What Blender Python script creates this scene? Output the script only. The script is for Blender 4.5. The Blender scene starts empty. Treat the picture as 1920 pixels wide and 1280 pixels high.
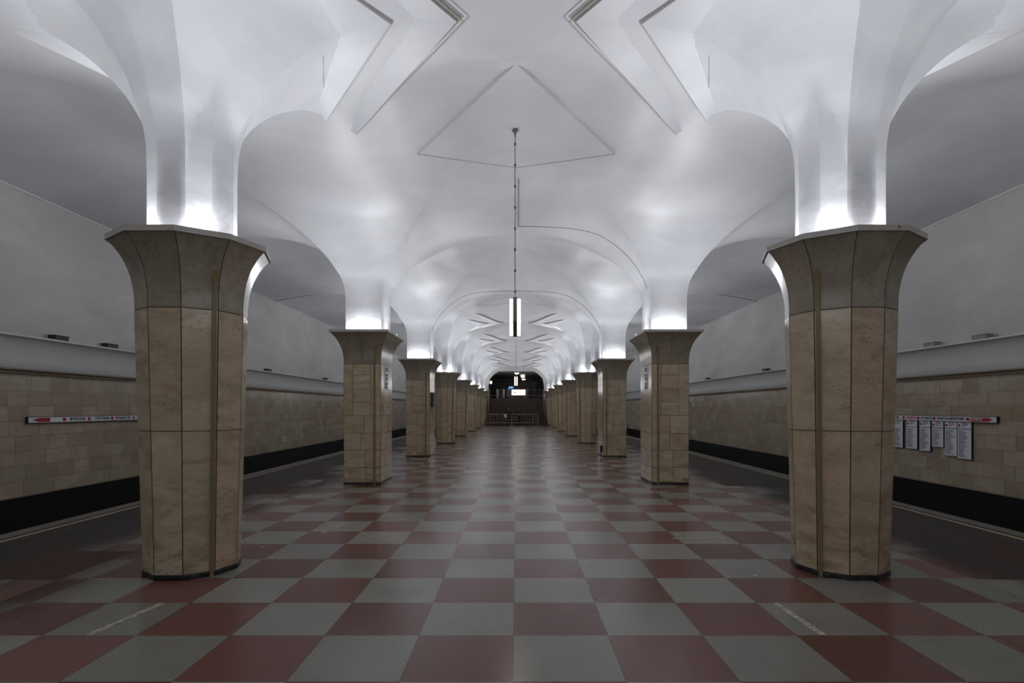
import bpy, bmesh, math, random
from mathutils import Vector
S = bpy.context.scene
C = S.collection
PI = math.pi

# ------------------------------------------------------------------ camera, world, exposure
EYE = 1.685
cam_d = bpy.data.cameras.new('camera'); cam = bpy.data.objects.new('camera', cam_d); C.objects.link(cam)
cam_d.sensor_width = 36; cam_d.lens = 36*1049/1920
cam_d.shift_x = -8/1920; cam_d.shift_y = 125/1920
cam_d.clip_start = .05; cam_d.clip_end = 300
cam.location = (0, 0, EYE); cam.rotation_euler = (PI/2, 0, 0)
S.camera = cam
w = bpy.data.worlds.new('world'); S.world = w; w.use_nodes = True
w.node_tree.nodes['Background'].inputs[0].default_value = (.75, .8, .9, 1)
w.node_tree.nodes['Background'].inputs[1].default_value = .12
S.view_settings.view_transform = 'Standard'; S.view_settings.look = 'None'
S.view_settings.gamma = 1; S.view_settings.use_curve_mapping = False
S.view_settings.exposure = 0.3
S.cycles.max_bounces = 6; S.cycles.diffuse_bounces = 4; S.cycles.glossy_bounces = 3; S.cycles.adaptive_threshold = .03
S.cycles.sample_clamp_indirect = 6.0
UP_POWER = 22.5            # watts of each cove lamp standing on the capitals
UP_COLOR = (.95, .965, 1.0)
STEM_POWER = 6.0           # small lamps close against each stem

random.seed(7)
# ------------------------------------------------------------------ materials
def mat(name, col, rough=.5, spec=.5, metal=0, emit=None, estr=0):
    m = bpy.data.materials.new(name); m.use_nodes = True
    b = m.node_tree.nodes['Principled BSDF']
    b.inputs['Base Color'].default_value = (*col, 1); b.inputs['Roughness'].default_value = rough
    b.inputs['Specular IOR Level'].default_value = spec; b.inputs['Metallic'].default_value = metal
    if emit: b.inputs['Emission Color'].default_value = (*emit, 1); b.inputs['Emission Strength'].default_value = estr
    return m
class NT:
    def __init__(s, m): s.t = m.node_tree; s.n = s.t.nodes; s.l = s.t.links; s.b = s.n['Principled BSDF']
    def add(s, typ, **kw):
        n = s.n.new(typ)
        for k, v in kw.items():
            if k.startswith('i_'):
                key = k[2:]; key = int(key) if key.isdigit() else key.replace('_', ' ')
                sock = n.inputs[key]
                if hasattr(v, 'links') or isinstance(v, bpy.types.NodeSocket): s.l.new(v, sock)
                else: sock.default_value = v
            else: setattr(n, k, v)
        return n
    def math(s, op, a, b=0.0, c=0.0):
        n = s.n.new('ShaderNodeMath'); n.operation = op
        for i, v in enumerate((a, b, c)):
            if isinstance(v, bpy.types.NodeSocket): s.l.new(v, n.inputs[i])
            else: n.inputs[i].default_value = v
        return n.outputs[0]
    def mix(s, f, a, b, mode='MIX'):
        n = s.n.new('ShaderNodeMix'); n.data_type = 'RGBA'; n.blend_type = mode
        for i, v in ((0, f), (6, a), (7, b)):
            if isinstance(v, bpy.types.NodeSocket): s.l.new(v, n.inputs[i])
            else: n.inputs[i].default_value = v if i == 0 else (*v, 1) if len(v) == 3 else v
        return n.outputs[2]
    def ramp(s, f, pts):
        n = s.n.new('ShaderNodeValToRGB'); s.l.new(f, n.inputs[0]); e = n.color_ramp.elements
        while len(e) < len(pts): e.new(.5)
        for el, (p, c) in zip(e, pts): el.position = p; el.color = (*c, 1) if len(c) == 3 else c
        return n.outputs[0]
    def noise(s, vec, scale, detail=4, rough=.55, dist=0):
        return s.add('ShaderNodeTexNoise', i_Vector=vec, i_Scale=scale, i_Detail=detail, i_Roughness=rough, i_Distortion=dist).outputs[0]
    def bump(s, h, strength, dist=.01):
        n = s.add('ShaderNodeBump', i_Strength=strength, i_Distance=dist, i_Height=h)
        s.l.new(n.outputs[0], s.b.inputs['Normal'])

def plaster_mat():
    m = mat('white_plaster', (.72, .735, .77), .42, .4); t = NT(m)
    pos = t.add('ShaderNodeNewGeometry').outputs['Position']
    st = t.add('ShaderNodeMapping', i_Vector=pos, i_Scale=(.6, .6, 1.6)).outputs[0]
    n1 = t.noise(st, 1.1, 5, .6, .6)
    c = t.mix(t.ramp(n1, [(.35, (0, 0, 0)), (.72, (1, 1, 1))]), (.61, .62, .655), (.72, .73, .76))
    z = t.add('ShaderNodeSeparateXYZ', i_Vector=pos).outputs[2]
    # old soot and damp staining low on the stems
    band = t.math('MULTIPLY', t.math('SMOOTHSTEP' if False else 'GREATER_THAN', z, 0), 1)
    lo = t.add('ShaderNodeMapRange', i_Value=z, i_1=3.5, i_2=4.3, i_3=1.0, i_4=0.0).outputs[0]
    n2 = t.noise(t.add('ShaderNodeMapping', i_Vector=pos, i_Scale=(1.2, 1.2, 2.6)).outputs[0], 2.4, 5, .65, 1.5)
    f = t.math('MULTIPLY', lo, t.ramp(n2, [(.42, (0, 0, 0)), (.68, (1, 1, 1))]))
    c = t.mix(t.math('MULTIPLY', f, .55), c, (.38, .37, .40))
    t.l.new(c, t.b.inputs['Base Color'])
    t.bump(t.noise(pos, 2.0, 4, .5), .18, .01)
    return m
M_plaster = plaster_mat()

def wallplaster_mat():
    m = mat('wall_plaster', (.62, .61, .60), .6, .3); t = NT(m)
    pos = t.add('ShaderNodeNewGeometry').outputs['Position']
    n1 = t.noise(t.add('ShaderNodeMapping', i_Vector=pos, i_Scale=(1, .4, 1.0)).outputs[0], 1.3, 6, .62, .4)
    c = t.mix(t.ramp(n1, [(.35, (0, 0, 0)), (.7, (1, 1, 1))]), (.50, .49, .485), (.62, .61, .60))
    t.l.new(c, t.b.inputs['Base Color']); t.bump(t.noise(pos, 5, 5), .2, .01)
    return m
M_wallp = wallplaster_mat()

def marble_mat(name, stained):
    m = mat(name, (.5, .42, .32), .16, .5); t = NT(m)
    pos = t.add('ShaderNodeNewGeometry').outputs['Position']
    at = t.add('ShaderNodeAttribute', attribute_name='slab').outputs['Color']
    sep = t.add('ShaderNodeSeparateColor', i_Color=at)
    r, g = sep.outputs[0], sep.outputs[1]
    off = t.add('ShaderNodeCombineXYZ', i_X=t.math('MULTIPLY', r, 37), i_Y=t.math('MULTIPLY', g, 51), i_Z=t.math('MULTIPLY', r, 23)).outputs[0]
    p2 = t.add('ShaderNodeVectorMath', operation='ADD', i_0=pos, i_1=off).outputs[0]
    ms = t.add('ShaderNodeMapping', i_Vector=p2, i_Rotation=(.25, .2, 0), i_Scale=(1, 1, 2.4)).outputs[0]
    big = t.noise(ms, 2.2, 5, .6, .8)
    fine = t.noise(ms, 14, 5, .6, .5)
    base = t.mix(r, (.52, .445, .30), (.66, .57, .42))
    base = t.mix(t.math('MULTIPLY', t.ramp(g, [(.35, (0, 0, 0)), (.9, (1, 1, 1))]), .7), base, (.60, .43, .31))
    base = t.mix(t.math('MULTIPLY', t.ramp(big, [(.42, (0, 0, 0)), (.7, (1, 1, 1))]), .6), base, (.36, .29, .195))
    base = t.mix(t.math('MULTIPLY', t.ramp(fine, [(.5, (0, 0, 0)), (.75, (1, 1, 1))]), .35), base, (.30, .23, .15))
    vein = t.noise(ms, 3.3, 8, .62, 2.2)
    v = t.ramp(vein, [(.485, (0, 0, 0)), (.5, (1, 1, 1)), (.515, (0, 0, 0))])
    vm = t.math('MULTIPLY', v, t.ramp(t.noise(p2, 1.7, 2), [(.5, (0, 0, 0)), (.62, (1, 1, 1))]))
    base = t.mix(t.math('MULTIPLY', vm, .8), base, (.17, .10, .05))
    rust = t.ramp(t.noise(ms, 1.5, 4, .6, 1.0), [(.60, (0, 0, 0)), (.72, (1, 1, 1))])
    base = t.mix(t.math('MULTIPLY', rust, .45), base, (.36, .17, .09))
    z = t.add('ShaderNodeSeparateXYZ', i_Vector=pos).outputs[2]
    low = t.add('ShaderNodeMapRange', i_Value=z, i_1=.05, i_2=.9, i_3=1.0, i_4=.25).outputs[0]
    gr = t.ramp(t.noise(ms, 2.6, 6, .7, .6), [(.46, (0, 0, 0)), (.66, (1, 1, 1))])
    base = t.mix(t.math('MULTIPLY', t.math('MULTIPLY', gr, low), .75), base, (.20, .125, .045))
    specks = t.ramp(t.noise(ms, 22, 3, .6), [(.68, (0, 0, 0)), (.74, (1, 1, 1))])
    base = t.mix(t.math('MULTIPLY', specks, .5), base, (.15, .10, .06))
    t.l.new(base, t.b.inputs['Base Color'])
    t.l.new(t.math('MULTIPLY_ADD', fine, .14, .10), t.b.inputs['Roughness'])
    return m
M_marble = marble_mat('cream_marble', True)
def capmarble():
    m = mat('grey_marble', (.33, .30, .26), .2, .5); t = NT(m)
    pos = t.add('ShaderNodeNewGeometry').outputs['Position']
    at = t.add('ShaderNodeAttribute', attribute_name='slab').outputs['Color']
    r = t.add('ShaderNodeSeparateColor', i_Color=at).outputs[0]
    big = t.noise(pos, 3, 6, .65, .8)
    c = t.mix(r, (.32, .28, .21), (.42, .37, .29))
    c = t.mix(t.ramp(big, [(.35, (0, 0, 0)), (.75, (.8, .8, .8))]), c, (.23, .195, .145))
    v = t.ramp(t.noise(pos, 2.5, 8, .62, 2), [(.49, (0, 0, 0)), (.5, (.6, .6, .6)), (.51, (0, 0, 0))])
    c = t.mix(v, c, (.12, .09, .06))
    t.l.new(c, t.b.inputs['Base Color']); return m
M_cap = capmarble()
M_rim = mat('rim_stone', (.42, .40, .36), .3)
M_joint = mat('joint_mortar', (.10, .075, .04), .8, .2)
def plinth_mat():
    m = mat('black_plinth', (.02, .02, .022), .35); t = NT(m)
    pos = t.add('ShaderNodeNewGeometry').outputs['Position']
    n = t.noise(pos, 14, 5, .7)
    t.l.new(t.mix(t.ramp(n, [(.5, (0, 0, 0)), (.75, (1, 1, 1))]), (.012, .012, .014), (.10, .10, .11)), t.b.inputs['Base Color'])
    return m
M_plinth = plinth_mat()
M_duct = mat('yellowed_duct', (.235, .185, .085), .35)

def floor_mat():
    m = mat('checker_granite', (.2, .2, .2), .3, .5); t = NT(m)
    pos = t.add('ShaderNodeNewGeometry').outputs['Position']
    sp = t.add('ShaderNodeSeparateXYZ', i_Vector=pos); x, y = sp.outputs[0], sp.outputs[1]
    u = t.math('DIVIDE', t.math('ADD', x, .02), .7); v = t.math('DIVIDE', t.math('SUBTRACT', y, 4.149), .7)
    fu, fv = t.math('FLOOR', u), t.math('FLOOR', v)
    par = t.math('FLOORED_MODULO', t.math('ADD', fu, fv), 2.0)      # 1 -> grey at (0,-1)
    rnd = t.add('ShaderNodeTexWhiteNoise', noise_dimensions='3D', i_Vector=t.add('ShaderNodeCombineXYZ', i_X=fu, i_Y=fv).outputs[0])
    rs = t.add('ShaderNodeSeparateColor', i_Color=rnd.outputs[1]); ra, rb = rs.outputs[0], rs.outputs[1]
    grey = t.mix(ra, (.180, .172, .145), (.248, .238, .205)); red = t.mix(rb, (.112, .042, .033), (.160, .066, .054))
    c = t.mix(par, red, grey)
    # platform strips: trodden, patched slabs of dull red and slate
    ax = t.math('ABSOLUTE', x)
    pn = t.noise(t.add('ShaderNodeMapping', i_Vector=pos, i_Scale=(1, .7, 1)).outputs[0], .8, 4, .6, .3)
    bu = t.math('FLOOR', t.math('DIVIDE', x, .9)); bv = t.math('FLOOR', t.math('DIVIDE', y, 1.1))
    r2 = t.add('ShaderNodeTexWhiteNoise', noise_dimensions='3D', i_Vector=t.add('ShaderNodeCombineXYZ', i_X=bu, i_Y=bv, i_Z=3.0).outputs[0]).outputs[0]
    side = t.mix(t.ramp(t.math('ADD', t.math('MULTIPLY', r2, .35), pn), [(.55, (0, 0, 0)), (.85, (1, 1, 1))]), (.042, .042, .046), (.07, .040, .030))
    edge = t.math('ADD', ax, t.math('MULTIPLY', t.math('SUBTRACT', r2, .5), 1.0))
    f = t.add('ShaderNodeMapRange', i_Value=edge, i_1=4.25, i_2=4.95, i_3=0.0, i_4=1.0).outputs[0]
    c = t.mix(f, c, side)
    # speckle of granite
    sk = t.noise(pos, 95, 1, .5)
    c = t.mix(1.0, c, t.ramp(sk, [(.35, (.80, .80, .80)), (.65, (1.2, 1.2, 1.2))]), 'MULTIPLY')
    # joints
    du = t.math('ABSOLUTE', t.math('SUBTRACT', t.math('FRACT', u), .5)); dv = t.math('ABSOLUTE', t.math('SUBTRACT', t.math('FRACT', v), .5))
    j = t.math('GREATER_THAN', t.math('MAXIMUM', du, dv), .4955)
    c = t.mix(t.math('MULTIPLY', j, .7), c, (.03, .022, .02))
    # grime: darker scuffs of dirt and pale spots of gum
    dirt = t.noise(pos, 1.1, 4, .55)
    c = t.mix(t.ramp(dirt, [(.5, (0, 0, 0)), (.85, (.35, .35, .35))]), c, (.05, .04, .032))
    vor = t.add('ShaderNodeTexVoronoi', i_Vector=pos, i_Scale=1.1).outputs['Distance']
    gum = t.math('LESS_THAN', t.math('ADD', vor, t.math('MULTIPLY', t.noise(pos, 30, 3), .05)), .055)
    c = t.mix(t.math('MULTIPLY', gum, .7), c, (.5, .5, .42))
    t.l.new(c, t.b.inputs['Base Color'])
    t.l.new(t.math('MULTIPLY_ADD', f, -.24, .32), t.b.inputs['Specular IOR Level'])
    t.l.new(t.math('ADD', t.math('MULTIPLY_ADD', ra, .06, .225), t.math('MULTIPLY', f, .25)), t.b.inputs['Roughness'])
    return m
M_floor = floor_mat()

def wallmarble():
    m = mat('wall_marble_blocks', (.4, .35, .28), .22, .5); t = NT(m)
    pos = t.add('ShaderNodeNewGeometry').outputs['Position']
    sp = t.add('ShaderNodeSeparateXYZ', i_Vector=pos); x, y, z = sp.outputs
    row = t.math('FLOOR', t.math('DIVIDE', z, .2875))
    side = t.math('SIGN', x)
    rr = t.add('ShaderNodeTexWhiteNoise', noise_dimensions='2D', i_Vector=t.add('ShaderNodeCombineXYZ', i_X=row, i_Y=side).outputs[0]).outputs[0]
    yy = t.math('ADD', y, t.math('MULTIPLY', rr, 5.3))
    # warp the length so that blocks differ in width
    wy = t.math('ADD', t.math('DIVIDE', yy, .56), t.math('MULTIPLY', t.math('SINE', t.math('MULTIPLY', yy, 2.9)), .22))
    cell = t.math('FLOOR', wy)
    rb = t.add('ShaderNodeTexWhiteNoise', noise_dimensions='3D', i_Vector=t.add('ShaderNodeCombineXYZ', i_X=row, i_Y=cell, i_Z=side).outputs[0])
    s2 = t.add('ShaderNodeSeparateColor', i_Color=rb.outputs[1])
    c = t.mix(s2.outputs[0], (.36, .30, .21), (.54, .465, .35))
    c = t.mix(t.math('MULTIPLY', s2.outputs[1], .5), c, (.45, .39, .32))
    ms = t.add('ShaderNodeMapping', i_Vector=pos, i_Scale=(1, 1, 1.8)).outputs[0]
    c = t.mix(t.ramp(t.noise(ms, 2.1, 7, .65, .8), [(.4, (0, 0, 0)), (.75, (.7, .7, .7))]), c, (.31, .25, .16))
    holes = t.ramp(t.noise(pos, 6.5, 2, .5), [(.76, (0, 0, 0)), (.79, (1, 1, 1))])
    c = t.mix(t.math('MULTIPLY', holes, .6), c, (.12, .09, .05))
    dz = t.math('ABSOLUTE', t.math('SUBTRACT', t.math('FRACT', t.math('DIVIDE', z, .2875)), .5))
    dy = t.math('ABSOLUTE', t.math('SUBTRACT', t.math('FRACT', wy), .5))
    j = t.math('MAXIMUM', t.math('GREATER_THAN', dz, .484), t.math('GREATER_THAN', dy, .491))
    c = t.mix(t.math('MULTIPLY', j, .55), c, (.09, .065, .035))
    t.l.new(c, t.b.inputs['Base Color'])
    t.l.new(t.math('MULTIPLY_ADD', s2.outputs[2], .14, .14), t.b.inputs['Roughness'])
    t.bump(t.math('MULTIPLY', j, -1.0), .3, .005)
    return m
M_wallm = wallmarble()
M_black = mat('track_black', (.006, .006, .007), .6, .3)
M_edge = mat('platform_edge_granite', (.13, .115, .10), .5)
M_yellow = mat('faded_yellow_paint', (.42, .36, .20), .6)
M_rail = mat('brown_rail', (.20, .15, .10), .35)
M_white = mat('white_paint', (.66, .67, .66), .5)
M_dark = mat('dark_metal', (.03, .028, .03), .5)
M_greybox = mat('grey_plastic', (.28, .27, .27), .5)
M_cable = mat('dark_cable', (.07, .065, .06), .6)
M_wcable = mat('grey_cable', (.33, .32, .32), .6)
M_mould = mat('shaded_moulding_paint', (.42, .40, .38), .5)  # darker than the plaster: shade on the stepped ceiling edges put into the colour
M_signw = mat('sign_white', (.83, .85, .90), .4)
M_ink = mat('sign_ink', (.03, .03, .06), .5)
M_red = mat('sign_red', (.42, .015, .03), .5)
M_green = mat('sign_green', (.02, .25, .10), .5)
M_blue = mat('sign_blue', (.03, .06, .40), .5)
M_step = mat('stair_granite', (.055, .030, .022), .45)
M_steel = mat('barrier_steel', (.42, .38, .34), .4, .5, .6)
M_glow = mat('lamp_glass', (.9, .9, .85), .3, emit=(1, .93, .82), estr=9.0)
M_bowl = mat('bowl_glass', (.9, .85, .7), .3, emit=(1, .86, .66), estr=3.5)
M_lampm = mat('lamp_metal', (.16, .155, .15), .45, .5, .5)
M_skin = mat('skin', (.42, .27, .20), .5)
M_uni = mat('black_uniform', (.010, .011, .018), .8)

# ------------------------------------------------------------------ mesh helpers
class MB:
    def __init__(s): s.v = []; s.f = []; s.m = []; s.c = []
    def quad(s, pts, mi=0, col=(.5, .5, .5)):
        i = len(s.v); s.v += [tuple(p) for p in pts]; s.f.append(tuple(range(i, i+len(pts)))); s.m.append(mi); s.c.append(col)
    def box(s, x0, x1, y0, y1, z0, z1, mi=0, col=(.5, .5, .5)):
        p = [(x, y, z) for z in (z0, z1) for y in (y0, y1) for x in (x0, x1)]
        i = len(s.v); s.v += p
        for f in ((0, 2, 3, 1), (4, 5, 7, 6), (0, 1, 5, 4), (2, 6, 7, 3), (0, 4, 6, 2), (1, 3, 7, 5)):
            s.f.append(tuple(i+k for k in f)); s.m.append(mi); s.c.append(col)
    def prism(s, ring0, z0, ring1, z1, mi=0, cap=True, col=(.5, .5, .5)):
        n = len(ring0); i = len(s.v)
        s.v += [(x, y, z0) for x, y in ring0] + [(x, y, z1) for x, y in ring1]
        for k in range(n):
            a, b = k, (k+1) % n; s.f.append((i+a, i+b, i+n+b, i+n+a)); s.m.append(mi); s.c.append(col)
        if cap:
            s.f.append(tuple(i+k for k in range(n))[::-1]); s.m.append(mi); s.c.append(col)
            s.f.append(tuple(i+n+k for k in range(n))); s.m.append(mi); s.c.append(col)
    def tube(s, pts, r, n=8, mi=0):
        pts = [Vector(p) for p in pts]; rings = []
        for k, p in enumerate(pts):
            d = (pts[min(k+1, len(pts)-1)] - pts[max(k-1, 0)]).normalized()
            a = d.cross(Vector((0, 0, 1))) if abs(d.z) < .9 else d.cross(Vector((1, 0, 0)))
            a.normalize(); b = d.cross(a); i = len(s.v)
            rr = r[k] if isinstance(r, (list, tuple)) else r
            s.v += [tuple(p + (a*math.cos(2*PI*j/n) + b*math.sin(2*PI*j/n))*rr) for j in range(n)]; rings.append(i)
        for q in range(len(rings)-1):
            for j in range(n):
                s.f.append((rings[q]+j, rings[q]+(j+1) % n, rings[q+1]+(j+1) % n, rings[q+1]+j)); s.m.append(mi); s.c.append((.5,)*3)
        s.f.append(tuple(rings[0]+j for j in range(n))[::-1]); s.m.append(mi); s.c.append((.5,)*3)
        s.f.append(tuple(rings[-1]+j for j in range(n))); s.m.append(mi); s.c.append((.5,)*3)
    def lathe(s, prof, n=24, cx=0, cy=0, mi=0):
        i = len(s.v)
        for r, z in prof: s.v += [(cx+r*math.cos(2*PI*k/n), cy+r*math.sin(2*PI*k/n), z) for k in range(n)]
        for q in range(len(prof)-1):
            for k in range(n):
                s.f.append((i+q*n+k, i+q*n+(k+1) % n, i+(q+1)*n+(k+1) % n, i+(q+1)*n+k)); s.m.append(mi); s.c.append((.5,)*3)
        s.f.append(tuple(i+k for k in range(n))[::-1]); s.m.append(mi); s.c.append((.5,)*3)
        j = i+(len(prof)-1)*n; s.f.append(tuple(j+k for k in range(n))); s.m.append(mi); s.c.append((.5,)*3)
    def build(s, name, mats, parent=None, smooth=None, merge=False, normals=True, bevel=0):
        if not isinstance(mats, (list, tuple)): mats = [mats]
        me = bpy.data.meshes.new(name); me.from_pydata(s.v, [], s.f)
        for m in mats: me.materials.append(m)
        me.polygons.foreach_set('material_index', s.m)
        a = me.color_attributes.new('slab', 'FLOAT_COLOR', 'CORNER')
        for p, c in zip(me.polygons, s.c):
            for li in p.loop_indices: a.data[li].color = (*c, 1)
        if merge or normals:
            bm = bmesh.new(); bm.from_mesh(me)
            if merge: bmesh.ops.remove_doubles(bm, verts=bm.verts, dist=1e-4)
            bmesh.ops.recalc_face_normals(bm, faces=bm.faces); bm.to_mesh(me); bm.free()
        if smooth is not None:
            me.polygons.foreach_set('use_smooth', [True]*len(me.polygons)); me.set_sharp_from_angle(angle=math.radians(smooth))
        o = bpy.data.objects.new(name, me); C.objects.link(o); o.parent = parent
        if bevel:
            b = o.modifiers.new('bevel', 'BEVEL'); b.width = bevel; b.segments = 2; b.limit_method = 'ANGLE'
        return o
def empty(name, loc, rz=0):
    o = bpy.data.objects.new(name, None); C.objects.link(o); o.location = loc; o.rotation_euler = (0, 0, rz); o.empty_display_size = .2
    return o
def tag(o, label, cat, group=None):
    o['label'] = label; o['category'] = cat
    if group: o['group'] = group
    return o
def struct(o): o['kind'] = 'structure'; return o
def text(name, body, size, loc, rot, m, parent, align='LEFT', sx=1.0):
    cu = bpy.data.curves.new(name, 'FONT'); cu.body = body; cu.size = size; cu.align_x = align; cu.align_y = 'CENTER'; cu.extrude = .002; cu.resolution_u = 2
    tmp = bpy.data.objects.new(name+'_tmp', cu); C.objects.link(tmp)
    dg = bpy.context.evaluated_depsgraph_get(); me = bpy.data.meshes.new_from_object(tmp.evaluated_get(dg))
    bpy.data.objects.remove(tmp)
    me.materials.clear(); me.materials.append(m)
    o = bpy.data.objects.new(name, me); C.objects.link(o); o.location = loc; o.rotation_euler = rot; o.scale = (sx, 1, 1); o.parent = parent
    return o

# ------------------------------------------------------------------ vault surface
CX, AY, D = 3.40, 5.9, 7.0
RECT = {2, 3}                       # square pillars; the others have ten sides
def cy(k): return AY + D*(k-1)
FT = [(0, 4.05), (.01, 4.28), (.03, 4.42), (.08, 4.58), (.16, 4.72), (.3, 4.95), (.5, 5.18), (.7, 5.365), (.85, 5.47), (1.16, 5.645), (1.54, 5.745), (2.13, 5.805), (3.0, 5.825), (9, 5.825)]
def _slopes():
    n = len(FT); d = [(FT[i+1][1]-FT[i][1])/(FT[i+1][0]-FT[i][0]) for i in range(n-1)]
    return [d[0]] + [0 if d[i-1]*d[i] <= 0 else 2*d[i-1]*d[i]/(d[i-1]+d[i]) for i in range(1, n-1)] + [0]
FS = _slopes()
def f(u):
    if u <= 0: return FT[0][1]
    for i in range(len(FT)-1):
        if u < FT[i+1][0]:
            h = FT[i+1][0]-FT[i][0]; t = (u-FT[i][0])/h
            return FT[i][1]*(2*t**3-3*t*t+1) + FT[i+1][1]*(3*t*t-2*t**3) + h*(FS[i]*(t**3-2*t*t+t) + FS[i+1]*(t**3-t*t))
    return FT[-1][1]
NA, ND = .40, .44
DEC = .42
def gauge(dx, dz):
    return max(dx*math.cos(a)+dz*math.sin(a) for a in [math.radians(18+36*i) for i in range(10)]) - DEC*math.cos(PI/10)
def sstep(t): t = max(0, min(1, t)); return t*t*(3-2*t)
def height(dx, dz, dec, aisle=False):
    """dx: distance from the column towards the nave (negative: towards the track)."""
    ax, az = abs(dx), abs(dz); u, v = ax-NA, az-ND
    if dec:
        xf = .4*(NA+(az-ND)*.984) if az > ND else .4*NA*az/ND
        l1 = abs(dx-xf)+az-.40; g = gauge(dx, dz)
        d = min(l1, 2*max(g, 0)) if g > 0 else 0
    else: d = max(u, v)
    h = f(d)
    b = .78 if dx > 0 else .50
    wx = math.sin(PI/2*min(1, ax/3.4))**3.2; wz = math.sin(PI/2*min(1, az/2.4))**3
    h += b*wx*wz
    if dx > 0:                      # the crown of each bay is folded in four flat faces
        cap = 6.475-.31*min(max(3.4-dx, 0), 1.65); K = .03
        if h > cap-K: h = cap if h > cap+K else h-(h-cap+K)**2/(4*K)
    return h
def surf(x, y):
    k = max(-1, min(8, round((y-AY)/D)+1)); dz = y-cy(k)
    ax = abs(x)
    if ax <= 6.9: return height(CX-ax, dz, k not in RECT)
    h0 = height(-3.5, dz, k not in RECT); t = (ax-6.9)/2.6
    return h0+(5.87-h0)*t
CEIL_Z0 = 3.36
TS = [0, .0012, .003, .006, .012, .02, .03, .042, .056, .075, .1, .13, .165, .2, .24, .28, .32, .36, .4, .45, .5, .55, .6, .65, .7, .75, .8, .85, .9, .95, 1]
def cell(mb, k, side):
    dec = k not in RECT; N = 20; ring = []
    s5 = [-1+2*i/N for i in range(N+1)]
    corners = []
    for e in range(4):
        for i in range(N):
            s = s5[i]
            if e == 0: a = (s, -1)
            elif e == 1: a = (1, s)
            elif e == 2: a = (-s, 1)
            else: a = (-1, -s)
            ring.append(a)
    cols = []
    for a in ring:
        inn = (a[0]*NA, a[1]*ND)
        if dec:
            L = math.hypot(*inn); g = gauge(inn[0]/L, inn[1]/L) + DEC*math.cos(PI/10); q = DEC*math.cos(PI/10)/g
            inn = (inn[0]/L*q, inn[1]/L*q)
        out = (a[0]*3.4 if a[0] > 0 else a[0]*3.5, a[1]*3.5)
        col = [(inn[0], inn[1], CEIL_Z0), (inn[0], inn[1], 3.7)]
        for t in TS:
            x, z = inn[0]+(out[0]-inn[0])*t, inn[1]+(out[1]-inn[1])*t
            col.append((x, z, height(x, z, dec)))
        cols.append(col)
    base = len(mb.v); n = len(cols[0])
    for col in cols:
        for x, z, h in col: mb.v.append((-side*(x-CX) if False else side*(CX-x), cy(k)+z, h))
    m = len(cols)
    for i in range(m):
        j = (i+1) % m
        for q in range(n-1):
            mb.f.append((base+i*n+q, base+j*n+q, base+j*n+q+1, base+i*n+q+1)); mb.m.append(0); mb.c.append((.5,)*3)
mb = MB()
for k in range(-1, 9):
    for side in (-1, 1): cell(mb, k, side)
# strips over the tracks, from the aisle vault to the wall
ys = [cy(-1)-3.5+i*.35 for i in range(201)]
for side in (-1, 1):
    for i in range(len(ys)-1):
        for j in range(6):
            xa, xb = 6.9+2.6*j/6, 6.9+2.6*(j+1)/6
            mb.quad([(side*xa, ys[i], surf(xa, ys[i])), (side*xb, ys[i], surf(xb, ys[i])), (side*xb, ys[i+1], surf(xb, ys[i+1])), (side*xa, ys[i+1], surf(xa, ys[i+1]))])
ceil = struct(mb.build('ceiling', M_plaster, smooth=17, merge=True))

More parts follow.
